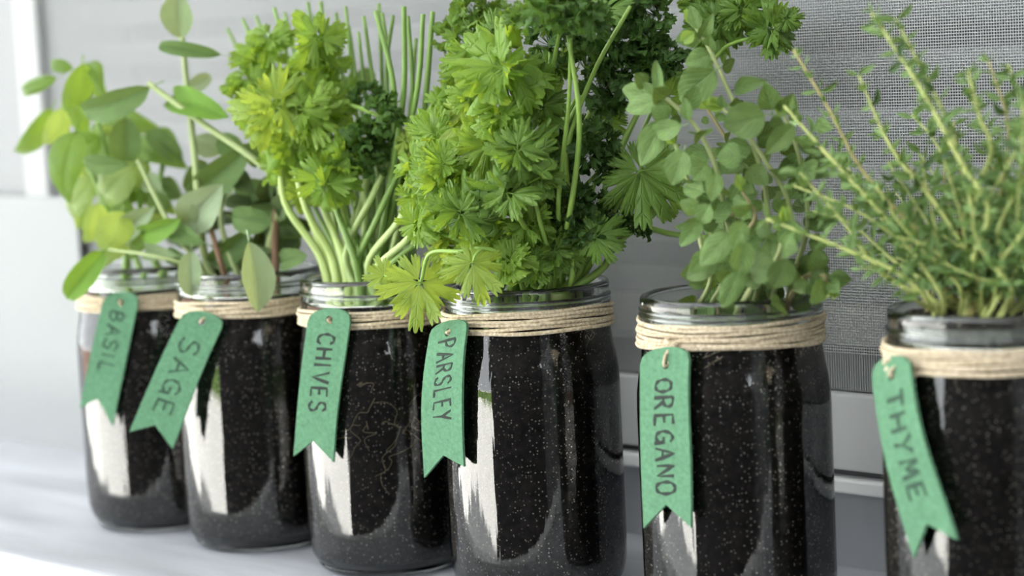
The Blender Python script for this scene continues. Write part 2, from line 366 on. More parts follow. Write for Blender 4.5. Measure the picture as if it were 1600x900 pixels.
TAGS = {  # top, left shoulder, right shoulder, bottom corners, notch, turn towards the left (deg), first/last letter along the tag
 'basil':   ((188, 454), (161, 477), (217, 477), (125, 638), (177, 666), (154, 622), 26, .15, .66),
 'sage':    ((315, 485), (282, 499), (347, 513), (202, 675), (269, 702), (243, 664), 22, .20, .82),
 'chives':  ((516, 481), (483, 503), (549, 503), (459, 713), (521, 722), (491, 688), 33, .16, .70),
 'parsley': ((706, 500), (675, 523), (735, 512), (661, 747), (725, 729), (695, 711), 44, .12, .67),
 'oregano': ((1040, 542), (1003, 570), (1080, 562), (1007, 825), (1082, 824), (1043, 788), 42, .17, .83),
 'thyme':   ((1398, 554), (1368, 592), (1429, 578), (1426, 872), (1494, 844), (1450, 818), 46, .17, .77)}
GL = {  # strokes, letter box 0..1
 'A': [[(0, 0), (.5, 1), (1, 0)], [(.2, .38), (.8, .38)]],
 'B': [[(.05, 0), (.05, 1)], [(.05, 1), (.6, .95), (.75, .75), (.55, .55), (.05, .52)], [(.05, .52), (.7, .48), (.9, .25), (.65, .03), (.05, 0)]],
 'C': [[(.95, .82), (.7, 1), (.3, .95), (.05, .6), (.1, .25), (.4, 0), (.8, .05), (.98, .22)]],
 'E': [[(.9, 1), (.1, .97), (.1, .02), (.95, 0)], [(.1, .5), (.75, .52)]],
 'G': [[(.9, .85), (.6, 1), (.2, .85), (.02, .45), (.2, .08), (.6, 0), (.9, .2), (.92, .45)], [(.5, .45), (1, .46), (.98, -.12)]],
 'H': [[(.05, 0), (.05, 1)], [(.95, 0), (.95, 1)], [(.05, .5), (.95, .52)]],
 'I': [[(.5, 0), (.5, 1)]],
 'L': [[(.1, 1), (.1, 0), (.9, .02)]],
 'M': [[(0, 0), (.15, 1), (.5, .3), (.85, 1), (1, 0)]],
 'N': [[(.05, 0), (.08, 1), (.92, 0), (.95, 1)]],
 'O': [[(.5, 1), (.15, .85), (0, .5), (.15, .12), (.5, 0), (.85, .12), (1, .5), (.85, .88), (.5, 1)]],
 'P': [[(.05, 0), (.05, 1)], [(.05, 1), (.6, .97), (.88, .75), (.6, .5), (.05, .46)]],
 'R': [[(.05, 0), (.05, 1)], [(.05, 1), (.6, .97), (.85, .75), (.6, .52), (.05, .48)], [(.4, .5), (.95, 0)]],
 'S': [[(.92, .85), (.6, 1), (.2, .93), (.1, .7), (.35, .53), (.75, .43), (.9, .2), (.65, 0), (.2, .03), (.02, .15)]],
 'T': [[(0, 1), (1, .98)], [(.5, 1), (.5, 0)]],
 'V': [[(0, 1), (.5, 0), (1, 1)]],
 'Y': [[(0, 1), (.5, .5)], [(1, 1), (.5, .5), (.35, 0)]],
}
tie_at = {}
for h, x in zip(HERBS, JX):
    top, ls, rs, bl, br, no, turn, v0, v1 = TAGS[h]
    c, left = jar_dirs(x)
    a = math.radians(turn)
    n = (c*math.cos(a)+left*math.sin(a)).normalized()
    n = (n+Vector((0, 0, .04))).normalized()
    P0 = Vector((x, 0, .10))+n*.0495
    def on(px):
        d = ray(*px); return CP+d*((P0-CP).dot(n)/d.dot(n))
    T, LS, RS, BL, BR, NO = map(on, (top, ls, rs, bl, br, no))
    Wv = ((RS-LS)+(BR-BL))*.5; Wl = Wv.length
    D = (BL+BR)*.5-T; L = D.length
    ex = Wv.normalized(); ey = D.normalized()
    def loc(p): q = p-T; dd = ex.dot(ey); a_, b_ = q.dot(ex), q.dot(ey); k = 1-dd*dd; return ((a_-dd*b_)/k, (b_-dd*a_)/k)
    # outline in (u across, v down)
    (lu, lv), (ru, rv), (blu, blv), (bru, brv), (nu, nv) = map(loc, (LS, RS, BL, BR, NO))
    ol = []
    for k in range(9):                                    # rounded top from left shoulder to right shoulder
        t = PI*(1-k/8); cu = (lu+ru)/2; hw = (ru-lu)/2
        ol.append((cu+hw*math.cos(t), (lv+rv)/2+(rv-lv)/2*math.cos(t)*1.0-abs(math.sin(t))**.8*((lv+rv)/2)))
    def edge(p, q, m): return [(p[0]+(q[0]-p[0])*k/m, p[1]+(q[1]-p[1])*k/m) for k in range(1, m)]
    ol += edge((ru, rv), (bru, brv), 8)+[(bru, brv)]+edge((bru, brv), (nu, nv), 3)+[(nu, nv)]+edge((nu, nv), (blu, blv), 3)+[(blu, blv)]+edge((blu, blv), (lu, lv), 8)
    hu, hv, hr = (lu+ru)/2+.001*(h == 'oregano'), .0062 + .002*(h in ('oregano', 'thyme')), .0021
    hole = [(hu+hr*math.cos(t), hv+hr*math.sin(t)) for t in [2*PI*k/14 for k in range(14)]]
    bend = {'basil': .0012, 'sage': .0022, 'chives': .0015, 'parsley': .0035, 'oregano': .0008, 'thyme': .003}[h]
    def wp(u, v, off=0):
        s = v/L; return T+ex*u+ey*v+n*(off+bend*math.sin(s*PI*1.15)+.0012*math.sin(s*7+x*40)*.5*(u/Wl+.4))
    bm = bmesh.new()
    o0 = [bm.verts.new((u, v, 0)) for u, v in ol]; h0 = [bm.verts.new((u, v, 0)) for u, v in hole]
    es = [bm.edges.new((o0[i], o0[(i+1) % len(o0)])) for i in range(len(o0))]+[bm.edges.new((h0[i], h0[(i+1) % len(h0)])) for i in range(len(h0))]
    bmesh.ops.triangle_fill(bm, use_beauty=True, edges=es)
    bmesh.ops.subdivide_edges(bm, edges=[e for e in bm.edges if not e.is_boundary and e.calc_length() > .008], cuts=2, use_grid_fill=False)
    bmesh.ops.triangulate(bm, faces=bm.faces)
    r = bmesh.ops.extrude_face_region(bm, geom=bm.faces[:])
    ups = {g for g in r['geom'] if isinstance(g, bmesh.types.BMVert)}
    for v in bm.verts: v.co = wp(v.co.x, v.co.y, .0011 if v in ups else -.0004)
    bmesh.ops.recalc_face_normals(bm, faces=bm.faces)
    tg = empty('plant_tag', T, {
        'basil': 'green felt swallowtail tag lettered BASIL on the farthest jar',
        'sage': 'slanting green felt tag lettered SAGE hanging free of its jar',
        'chives': 'green felt swallowtail tag lettered CHIVES',
        'parsley': 'green felt tag lettered PARSLEY, turned sideways at the jar edge',
        'oregano': 'green felt swallowtail tag lettered OREGANO, hanging straight',
        'thyme': 'green felt tag lettered THYME in faded grey, tilted towards the jar'}[h], 'tag', 'green felt herb tags')
    obj('felt', bm, M_FELT, tg, False)
    # lettering
    word = h.upper(); bm = bmesh.new(); nL = len(word); step = (v1-v0)*L/nL
    lw = {'thyme': .00095, 'oregano': .0008, 'parsley': .0006}.get(h, .00075)
    cu0 = {'parsley': .52, 'thyme': .5}.get(h, .5)
    for i, ch in enumerate(word):
        adv = [(.62 if q == 'I' else 1) for q in word]; stp = (v1-v0)*L/sum(adv); vb = v0*L+stp*sum(adv[:i]); step = stp*adv[i]; lh = Wl*(.40 if h != 'oregano' else .36)*rnd.uniform(.92, 1.08); lwid = step*(.70 if ch != 'I' else .5)
        s_mid = (vb+step/2)/L
        ucl = lu+(blu-lu)*s_mid; ucr = ru+(bru-ru)*s_mid; ucen = ucl+(ucr-ucl)*cu0
        sh = rnd.uniform(-.06, .06)
        for st in GL[ch]:
            pts = crom([(a_, b_, 0) for a_, b_ in st], 5) if len(st) > 4 else crom([(a_, b_, 0) for a_, b_ in st][:2], 3) if len(st) == 2 else \
                [p for q in range(len(st)-1) for p in crom([(*st[q], 0), (*st[q+1], 0)], 3)[(1 if q else 0):]]
            q2 = [(ucen+(p.y-.5)*lh+sh*lh*(p.x-.5), vb+(p.x+.12)*lwid) for p in pts]
            prev = None
            for k, (u, v) in enumerate(q2):
                a1 = q2[max(0, k-1)]; b1 = q2[min(len(q2)-1, k+1)]
                dx, dy = b1[0]-a1[0], b1[1]-a1[1]; dl = math.hypot(dx, dy) or 1
                w_ = lw*(.85+.3*math.sin(k*.9+i)); px_, py_ = -dy/dl*w_, dx/dl*w_
                cur = (bm.verts.new(wp(u+px_, v+py_, .00135)), bm.verts.new(wp(u-px_, v-py_, .00135)))
                if prev: bm.faces.new((prev[0], prev[1], cur[1], cur[0]))
                prev = cur
    r = bmesh.ops.extrude_face_region(bm, geom=bm.faces[:])
    bmesh.ops.translate(bm, verts=[g for g in r['geom'] if isinstance(g, bmesh.types.BMVert)], vec=-n*.0003)
    bmesh.ops.recalc_face_normals(bm, faces=bm.faces)
    o = obj('lettering', bm, M_INK2 if h in ('thyme', 'sage', 'basil') else M_INK, tg, False)
    if h == 'thyme': o['label'] = 'faded grey hand lettering'
    tie_at[h] = (wp(hu, hv, .002), wp(hu, hv, -.001), n, ex)

# twine: coils wound one under the other, a knot and the loop that carries the tag
COILS = {'basil': (5, .1440, .0019), 'sage': (5, .1445, .0019), 'chives': (5, .1445, .0019), 'parsley': (6, .1478, .0019), 'oregano': (8, .1503, .0017), 'thyme': (5, .1465, .0022)}
tw_lab = {'basil': 'jute twine wound round the neck of the basil jar', 'sage': 'jute twine wound round the neck of the sage jar',
          'chives': 'jute twine wound round the neck of the chives jar', 'parsley': 'jute twine wound slanting round the neck of the parsley jar',
          'oregano': 'wide sharp band of many jute twine turns on the oregano jar', 'thyme': 'thick jute twine with a knot at the thyme jar neck'}
for h, x in zip(HERBS, JX):
    t = empty('jute_twine', (x, 0, COILS[h][1]), tw_lab[h], 'twine', 'twine round the jars')
    nC, z0, pit = COILS[h]; rr = pit*.56
    tilt = {'parsley': .0025, 'oregano': .0}.get(h, .0008)
    for k in range(nC):
        ph = rnd.uniform(0, 6.3); ph2 = rnd.uniform(0, 6.3); zc = z0-pit*k
        pts = []
        for i in range(56):
            a = 2*PI*i/56; w_ = .00035*math.sin(a*2+ph)+.0003*math.sin(a*5+ph2)
            cross = .0035*max(0, math.cos(a+1.0))**3 if (h == 'oregano' and k == nC-1) else 0
            R_ = .0428+rr*.9+.0007*math.sin(a*3+ph2)*(k % 2)
            if zc < .139: R_ += .0004
            pts.append(Vector((x+R_*math.cos(a), R_*math.sin(a), zc+w_+cross+tilt*math.cos(a+.6))))
        bm = bmesh.new(); tube(bm, pts, rr, rr, 7, closed=True); obj('coil', bm, M_TWINE, t)
    f, b, n, ex = tie_at[h]
    zt = z0-pit*(nC-1)*.6
    ang = math.atan2(f.y, f.x-x); Rk = .0428+2*rr+.0004
    K = Vector((x+Rk*math.cos(ang), Rk*math.sin(ang), zt))
    bm = bmesh.new(); tube(bm, crom([K+ex*.002, (K+f)/2+n*.002+ex*.001, f, b, (K+b)/2-ex*.001, K-ex*.002], 6), .0008, .0008, 6); obj('tie', bm, M_TWINE, t)
    bm = bmesh.new()
    tube(bm, crom([K-ex*.003+Vector((0, 0, .0015)), K+n*.0015, K+ex*.003-Vector((0, 0, .001)), K+n*.001-Vector((0, 0, .0016)), K-ex*.002], 5), .0013, .0012, 7)
    if h == 'thyme':
        tube(bm, crom([K, K-ex*.004+n*.003+Vector((0, 0, .003)), K-ex*.008+n*.002+Vector((0, 0, .001))], 5), .0014, .0016, 7)
        tube(bm, crom([K, K-ex*.004+n*.003-Vector((0, 0, .001)), K-ex*.007+n*.002-Vector((0, 0, .004))], 5), .0014, .0016, 7)
    if h == 'oregano':
        tube(bm, crom([K, K+ex*.004+n*.002-Vector((0, 0, .004)), K+ex*.0075+n*.003-Vector((0, 0, .012))], 5), .0013, .0015, 7)
    obj('knot', bm, M_TWINE, t)
    bm = bmesh.new()
    for k in range(14 if h in ('oregano', 'parsley') else 6):
        a = ang+rnd.uniform(-.6, 2.2); P = Vector((x+(.0428+2*rr)*math.cos(a), (.0428+2*rr)*math.sin(a), z0-rnd.uniform(0, pit*nC)))
        o_ = Vector((math.cos(a), math.sin(a), 0)); tg_ = Vector((-math.sin(a), math.cos(a), 0)); ln = rnd.uniform(.004, .012)
        tube(bm, crom([P-o_*.0008, P+o_*.001+tg_*ln*rnd.uniform(-.5, .5)+Vector((0, 0, rnd.uniform(-.5, .3)*ln)), P+o_*.002+tg_*ln*rnd.uniform(-1, 1)+Vector((0, 0, rnd.uniform(-1, .3)*ln))], 4), .00009, .00005, 3)
    obj('loose_fibres', bm, M_TWINE, t)['kind'] = 'stuff'

# ------------------------------------------------------------------ leaves
def blade(name, mat, prof, fold=.12, arch=.1, ruffle=.0, twist=0, nx=6, ny=12, petiole=.12, seed=0, cup=0, tooth=0, curl=0):
    """a leaf along +Y, 1 long, 1 wide, facing +Z; prof(t) gives half-width 0..0.5"""
    bm = bmesh.new(); uv = bm.loops.layers.uv.new('UVMap'); r = random.Random(seed)
    rows = []; p1, p2 = r.uniform(0, 6), r.uniform(0, 6)
    for j in range(ny+1):
        t = j/ny; hw = max(prof(t), .004); row = []
        for i in range(nx+1):
            s = i/nx*2-1
            w_ = hw*(1-(tooth if (j % 2 and abs(s) == 1) else 0))
            xx = s*w_; zz = fold*abs(s)*w_*2-cup*(s*s)*w_+arch*4*t*(1-t)-curl*max(0, t-.55)**2*3
            zz += ruffle*s*s*(math.sin(t*11+p1)*.6+math.sin(t*19+p2+s)*.4)+.012*math.sin(t*40)*abs(s)*(1-abs(s))
            a = twist*(t-.5); xx, zz = xx*math.cos(a)-zz*math.sin(a)*.3, zz*math.cos(a)+xx*math.sin(a)
            row.append((bm.verts.new((xx, t, zz)), (s, t)))
        rows.append(row)
    for A, B in zip(rows, rows[1:]):
        for i in range(nx):
            q = (A[i], A[i+1], B[i+1], B[i]); f = bm.faces.new([k[0] for k in q])
            for lp, k in zip(f.loops, q): lp[uv].uv = k[1]
    if petiole: tube(bm, [Vector((0, -petiole, -.03)), Vector((0, -petiole*.4, -.01)), Vector((0, .03, 0))], .022, .018, 5)
    return mesh_of(name, bm, mat)
def ovate(t): return .5*math.sin(PI*min(1, t)**.72)**.75 if 0 < t < 1 else 0
def oblong(t): return .5*(math.sin(PI*min(1, t)**.95)**.42) if 0 < t < 1 else 0
def spat(t): return .5*(math.sin(PI*min(1, t)**1.15)**.7) if 0 < t < 1 else 0
def lance(t): return .5*(math.sin(PI*min(1, t)**.95)**.9) if 0 < t < 1 else 0

def put(me, root, B, T, wid, roll=0, name='leaf', zs=None):
    """blade from base B to tip T (world), turned to the viewer then rolled about its length"""
    y = T-B; L = y.length; y = y/L; c = (CP-B).normalized(); z = (c-y*c.dot(y))
    z = z.normalized() if z.length > .05 else y.orthogonal().normalized()
    z = Matrix.Rotation(math.radians(roll), 3, y) @ z; x = y.cross(z)
    M = Matrix((x*wid, y*L, z*(zs or L))).transposed().to_4x4(); M.translation = B
    return inst(name, me, root, M)
def putpx(mes, root, b, t, w, Y, dY=0, roll=None, name='leaf'):
    B = at(b[0], b[1], Y); T = at(t[0], t[1], Y+dY)
    return put(rnd.choice(mes), root, B, T, w/pxm(B), rnd.uniform(-22, 22) if roll is None else roll, name)
def stem(root, pts, r0, r1, mat, n=6, seg=6, name='stem'):
    bm = bmesh.new(); tube(bm, crom(pts, n), r0, r1, seg); return obj(name, bm, mat, root)
def stempx(root, px, Y0, dYs, r0, r1, mat, x, st, base=(0, 0), n=6, name='stem'):
    """stem from the soil through points given in the order bottom to top"""
    pts = [Vector((x+base[0], base[1], st-.004))]+[at(a, b, Y0+d) for (a, b), d in zip(px, dYs)]
    stem(root, pts, r0, r1, mat, n, name=name); return crom(pts, n)

# ---- basil
M_BAS = leafmat('basil_leaf', (.19, .32, .06), (.12, .23, .045), .35, .45, .15, 6, .2)
M_BASP = leafmat('basil_leaf_pale', (.30, .42, .14), (.24, .36, .10), .35, .5, .15, 6, .25)
M_BSTEM = plain('basil_stem', (.25, .40, .10), .5)
BL1 = [blade('leaf', M_BAS, ovate, .10, .14, .03, 0, 8, 14, .14, s, cup=.25, curl=.4) for s in range(3)]
BL2 = [blade('leaf', M_BASP, ovate, .10, .14, .03, 0, 8, 14, .14, s+5, cup=.25, curl=.4) for s in range(2)]
x = JX[0]; st = SOILTOP[0]
root = empty('basil_plant', (x, 0, st), 'bright green blurred basil with large drooping leaves at the far end', 'herb')
for px, d, b in (([(205, 380), (170, 250), (128, 110)], (0, -.01, -.02), (0, 0)), ([(225, 370), (215, 260), (190, 190)], (0, 0, 0), (.012, .01)),
                 ([(195, 390), (160, 310), (140, 260)], (0, -.02, -.03), (-.015, -.01)), ([(230, 370), (250, 280), (262, 220)], (0, .01, .02), (.02, 0)),
                 ([(190, 370), (120, 230), (85, 175)], (0, -.01, -.03), (-.02, 0))):
    stempx(root, px, 0, d, .0022, .0014, M_BSTEM, x, st, b)
for b, t, w, Y, pale in (((114, 106), (72, 99), 22, -.02, 0), ((90, 121), (26, 150), 24, -.02, 0), ((128, 100), (107, 180), 54, -.03, 0), ((138, 100), (158, 134), 32, -.01, 0),
    ((80, 170), (20, 252), 40, -.02, 0), ((95, 170), (72, 236), 44, -.03, 1), ((118, 205), (97, 314), 62, -.04, 0), ((155, 212), (84, 258), 58, -.02, 0), ((150, 279), (106, 342), 50, -.02, 1),
    ((152, 318), (138, 390), 44, -.03, 1), ((208, 262), (152, 322), 66, -.02, 1), ((190, 330), (160, 398), 60, -.04, 1), ((150, 190), (190, 238), 44, .01, 0), ((165, 180), (250, 205), 40, .02, 0),
    ((200, 230), (270, 250), 46, .01, 0), ((230, 250), (180, 300), 50, .0, 1), ((225, 280), (265, 330), 48, .02, 0), ((190, 215), (140, 240), 44, .02, 0), ((110, 150), (135, 215), 40, .0, 0),
    ((120, 230), (150, 300), 46, .01, 1), ((200, 380), (150, 420), 30, -.03, 1), ((240, 350), (200, 400), 44, .0, 0), ((240, 200), (280, 250), 36, .02, 0), ((90, 240), (125, 330), 40, .0, 1), ((175, 300), (215, 350), 50, .0, 0), ((130, 120), (170, 165), 30, .02, 0)):
    putpx(BL2 if pale else BL1, root, b, t, w, Y, rnd.uniform(-.02, .01), rnd.uniform(-30, 30))

for k in range(16):
    bx, by = rnd.uniform(120, 260), rnd.uniform(180, 350); a = rnd.uniform(.3, 2.9); ln = rnd.uniform(48, 72)
    putpx(BL1+BL2, root, (bx, by), (bx+ln*math.cos(a), by+ln*.8*math.sin(a)), ln*.6, rnd.uniform(.0, .025), rnd.uniform(-.02, .01), rnd.uniform(-35, 35))

# ---- sage
M_SAGE = leafmat('sage_leaf', (.17, .27, .10), (.10, .18, .06), .7, .25, .15, 12, .25, spec=.2)
M_SAGEB = leafmat('sage_leaf_green', (.20, .36, .06), (.15, .30, .05), .6, .3, .15, 12, .2, spec=.2)
M_SAGEP = leafmat('sage_leaf_grey', (.33, .42, .27), (.22, .31, .16), .75, .25, .12, 14, .3, spec=.2)
M_SSTEM = plain('sage_stem', (.34, .42, .18), .6); M_SBROWN = plain('sage_woody_stem', (.22, .13, .08), .8)
SG = {k: [blade('leaf', mt, pr, .14, .08, .02, 0, 8, 14, .16, s, tooth=.02) for s, pr in ((1, oblong), (2, spat), (3, oblong))] for k, mt in (('n', M_SAGE), ('g', M_SAGEB), ('p', M_SAGEP))}
x = JX[1]; st = SOILTOP[1]
root_sage = root = empty('sage_plant', (x, 0, st), 'grey green sage with long oval leaves and a tall upright shoot', 'herb')
for px, d, b, mt, r in (([(320, 400), (305, 250), (293, 140), (284, 50)], (-.01, -.01, 0, 0), (-.02, 0), M_SSTEM, .0026),
    ([(420, 390), (440, 300), (405, 255), (320, 195), (232, 130)], (0, 0, -.01, -.02, -.03), (.015, .0), M_SSTEM, .0028),
    ([(430, 375), (432, 310)], (0, .0), (.022, 0), M_SBROWN, .0028), ([(360, 400), (345, 330), (370, 250)], (-.01, 0, .01), (0, 0), M_SSTEM, .002),
    ([(310, 410), (270, 360), (215, 250)], (-.02, -.03, -.03), (-.02, -.01), M_SSTEM, .002), ([(345, 410), (330, 360), (310, 300)], (-.02, -.02, -.02), (-.005, -.01), M_SBROWN, .002),
    ([(300, 420), (240, 400), (170, 390)], (-.03, -.045, -.05), (-.02, -.02), M_SSTEM, .0015)):
    stempx(root, px, 0, d, r, r*.6, mt, x, st, b)
for b, t, w, Y, k in (((283, 62), (279, -14), 54, 0, 'p'), ((347, 86), (248, 72), 24, -.01, 'n'), ((236, 135), (129, 172), 48, -.03, 'n'), ((274, 158), (357, 183), 46, -.01, 'g'), ((294, 138), (262, 168), 26, 0, 'n'), ((296, 140), (330, 118), 26, .01, 'p'),
    ((317, 289), (388, 230), 54, .0, 'n'), ((288, 352), (348, 288), 66, -.02, 'p'), ((222, 361), (283, 341), 36, -.03, 'g'), ((178, 372), (243, 322), 42, -.02, 'p'), ((164, 391), (104, 467), 42, -.05, 'g'), ((299, 393), (300, 464), 38, -.04, 'p'),
    ((389, 376), (403, 488), 56, -.045, 'p'), ((362, 338), (425, 344), 46, -.02, 'n'), ((196, 184), (196, 253), 50, -.02, 'n'), ((203, 257), (129, 250), 34, -.04, 'n'), ((230, 205), (283, 252), 36, 0, 'n'), ((245, 235), (285, 255), 30, .01, 'n'),
    ((330, 300), (305, 350), 40, -.02, 'p'), ((400, 330), (460, 320), 40, .02, 'n'), ((430, 330), (478, 370), 42, .02, 'n'), ((420, 400), (470, 370), 40, .01, 'n'), ((350, 390), (420, 385), 44, .0, 'n'), ((330, 410), (390, 360), 42, -.01, 'n'),
    ((370, 310), (440, 290), 40, .03, 'n'), ((380, 240), (340, 215), 40, .01, 'n'), ((255, 300), (225, 280), 34, -.01, 'p'), ((260, 330), (235, 300), 34, -.01, 'n'), ((290, 300), (320, 250), 40, .01, 'n'), ((250, 280), (285, 310), 36, .02, 'n'),
    ((345, 330), (345, 270), 44, .02, 'p'), ((280, 400), (230, 390), 28, -.03, 'p'), ((320, 380), (270, 350), 34, -.03, 'n'), ((440, 410), (480, 400), 34, .0, 'n'), ((410, 360), (390, 300), 42, .03, 'n'), ((300, 420), (260, 400), 26, -.02, 'n'), ((385, 420), (340, 400), 30, .01, 'n'), ((230, 140), (205, 160), 22, -.03, 'p'),
    ((556, 116), (586, 128), 36, .06, 'n'), ((300, 215), (345, 240), 40, .0, 'p'), ((405, 258), (380, 225), 30, .0, 'n')):
    putpx(SG[k], root, b, t, w, Y, rnd.uniform(-.015, .015), rnd.uniform(-20, 20))

M_SAGED = leafmat('sage_leaf_shaded', (.10, .15, .06), (.06, .10, .04), .7, .2, .15, 12, .25, spec=.2)  # darker copy of the sage leaf, shade among the stems put into colour
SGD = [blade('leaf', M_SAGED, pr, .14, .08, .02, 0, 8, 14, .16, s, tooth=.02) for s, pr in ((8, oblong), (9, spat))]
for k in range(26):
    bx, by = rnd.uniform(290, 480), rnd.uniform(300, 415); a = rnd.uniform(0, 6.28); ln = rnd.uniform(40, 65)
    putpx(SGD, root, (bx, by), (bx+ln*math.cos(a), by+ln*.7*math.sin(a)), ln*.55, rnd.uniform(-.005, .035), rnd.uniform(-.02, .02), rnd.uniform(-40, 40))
stem(root, [at(440, 300, .02), at(490, 230, .045), at(540, 130, .06), at(558, 117, .06)], .0012, .0008, M_SSTEM)

# ---- parsley leaves
def fan(bm, uv, M, nl, span, cut, tooth, ruf, cup, r, per=12, rings=(.24, .48, .70, .86, 1), arch=.20, join=.30):
    """one leaflet: a fan of toothed lobes from its base, along +Y; lobes join in the inner half and arch over"""
    n = nl*per; p1, p2 = r.uniform(0, 6), r.uniform(0, 6); c = bm.verts.new(M @ Vector((0, 0, 0))); prev = None
    lens = [r.uniform(.82, 1.05)*(1 if abs(k-(nl-1)/2) < .6 else .92) for k in range(nl)]; tw = [r.uniform(-1, 1) for _ in range(nl)]; dr = [r.uniform(-.1, 1) for _ in range(nl)]
    grid = []
    for t in rings:
        row = []
        for i in range(n+1):
            q = i/per; li = min(int(q), nl-1); s = (q-li)*2-1
            th = (i/n*2-1)*span
            R = (.66+.34*math.cos(th*.75))*(lens[li] if abs(s) < .95 else 1)
            k = max(0, (t-join)/(1-join))
            R *= 1-cut*(abs(s)**7)*k**.7
            R *= 1-tooth*(1-abs(math.sin((q-li)*PI*3))**.8)*t**6
            aa = th-(s*.10)*k*span/nl*1.2
            z = ruf*t*t*(.8*math.sin(th*2.1+p1)+.45*math.sin(th*nl*1.3+p2)) - cup*t*t - arch*s*s*t*(1-.4*t) + .16*tw[li]*s*t*t - .35*dr[li]*max(0, t-.45)**2
            if t > .8: z += ruf*.35*math.sin((q-li)*PI*6+p1)*(t-.6)
            row.append((bm.verts.new(M @ Vector((math.sin(aa)*R*t, math.cos(aa)*R*t, z))), ((s*.5), t)))
        grid.append(row)
    for i in range(n):
        f = bm.faces.new((c, grid[0][i+1][0], grid[0][i][0]))
        for lp, k in zip(f.loops, ((0, 0), grid[0][i+1][1], grid[0][i][1])): lp[uv].uv = k
    for A, B in zip(grid, grid[1:]):
        for i in range(n):
            q = (A[i], A[i+1], B[i+1], B[i]); f = bm.faces.new([k[0] for k in q])
            for lp, k in zip(f.loops, q): lp[uv].uv = k[1]
def rot(ax, d): return Matrix.Rotation(math.radians(d), 4, ax)
def frilly(name, mat, seed, ruf=.28, flat=False):
    """parsley leaf about 1 across, centred on the origin where the leaflets meet"""
    r = random.Random(seed); bm = bmesh.new(); uv = bm.loops.layers.uv.new('UVMap')
    if flat: spec = [(0, .62, .0), (72, .54, .02), (-72, .54, .02), (140, .40, .0), (-140, .40, .0)]
    else: spec = [(0, .50, .0), (70, .46, .0), (-70, .46, .0), (140, .40, -.02), (-140, .40, -.02), (35, .38, .10), (-48, .36, .10), (110, .32, .12), (-120, .32, .12), (180, .28, .08)]
    for a, s, zz in spec:
        a += r.uniform(-14, 14)*(.4 if flat else 1); tl = r.uniform(-70, 45) if not flat else r.uniform(-14, 6)
        off = .03 if flat else .05
        M = Matrix.Translation((0, 0, zz)) @ rot('Z', a) @ Matrix.Translation((0, off, 0)) @ rot('X', tl) @ rot('Y', r.uniform(-50, 50)*(.25 if flat else 1)) @ Matrix.Scale(s*r.uniform(.9, 1.12), 4)
        fan(bm, uv, M, 3, math.radians(46 if flat else r.uniform(62, 84)), .56, .16 if flat else .24, ruf*(.3 if flat else 1), r.uniform(-.12, .25), r, arch=.07 if flat else .2, join=.46 if flat else .3)
        tube(bm, [Vector((0, 0, zz*.3)), M @ Vector((0, .06, 0))], .013, .009, 4, caps=False)
    return mesh_of(name, bm, mat)
def curly(name, mat, seed, k=34):
    r = random.Random(seed); bm = bmesh.new(); uv = bm.loops.layers.uv.new('UVMap')
    for i in range(k):
        z = r.uniform(-.35, 1); a = i*2.399; q = math.sqrt(max(0, 1-z*z)); d = Vector((q*math.cos(a), q*math.sin(a), z))
        p = Vector((d.x*.34, d.y*.34, d.z*.2))*r.uniform(.7, 1.05)
        e = (d+Vector((r.uniform(-.5, .5), r.uniform(-.5, .5), r.uniform(-.2, .5)))).normalized()
        Q = e.to_track_quat('Y', 'Z').to_matrix().to_4x4()
        M = Matrix.Translation(p) @ Q @ rot('Y', r.uniform(0, 360)) @ Matrix.Scale(r.uniform(.17, .26), 4)
        fan(bm, uv, M, 3, math.radians(r.uniform(80, 120)), .5, .25, .4, r.uniform(-.2, .7), r, 6, (.35, .68, 1))
        tube(bm, [Vector((0, 0, -.1)), p], .008, .006, 3, caps=False)
    return mesh_of(name, bm, mat)
M_PL = leafmat('parsley_leaf_light', (.27, .42, .07), (.19, .34, .05), .42, .42, .2, 3, .3)
M_PM = leafmat('parsley_leaf_mid', (.17, .30, .05), (.12, .23, .04), .42, .35, .2, 3, .3)
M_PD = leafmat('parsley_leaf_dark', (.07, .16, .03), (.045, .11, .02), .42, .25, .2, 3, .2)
M_PY = leafmat('parsley_leaf_yellow', (.34, .47, .10), (.28, .42, .08), .42, .5, .12, 3, .3)
M_PSTEM = plain('parsley_stem', (.26, .42, .08), .45); M_PSTEMP = plain('parsley_pale_stem', (.42, .54, .18), .45)
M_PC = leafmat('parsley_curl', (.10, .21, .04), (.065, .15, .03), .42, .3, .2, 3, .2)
PV = {'C': [curly('leaf', M_PM, s+60, 30) for s in range(2)], 'l': [frilly('leaf', M_PL, s) for s in range(5)], 'm': [frilly('leaf', M_PM, s+10) for s in range(4)], 'f': [frilly('leaf', M_PY, s+20, flat=True) for s in range(2)],
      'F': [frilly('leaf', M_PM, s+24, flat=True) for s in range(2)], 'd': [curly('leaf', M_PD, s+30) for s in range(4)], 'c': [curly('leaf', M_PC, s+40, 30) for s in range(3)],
      'y': [frilly('leaf', M_PY, s+50) for s in range(2)]}
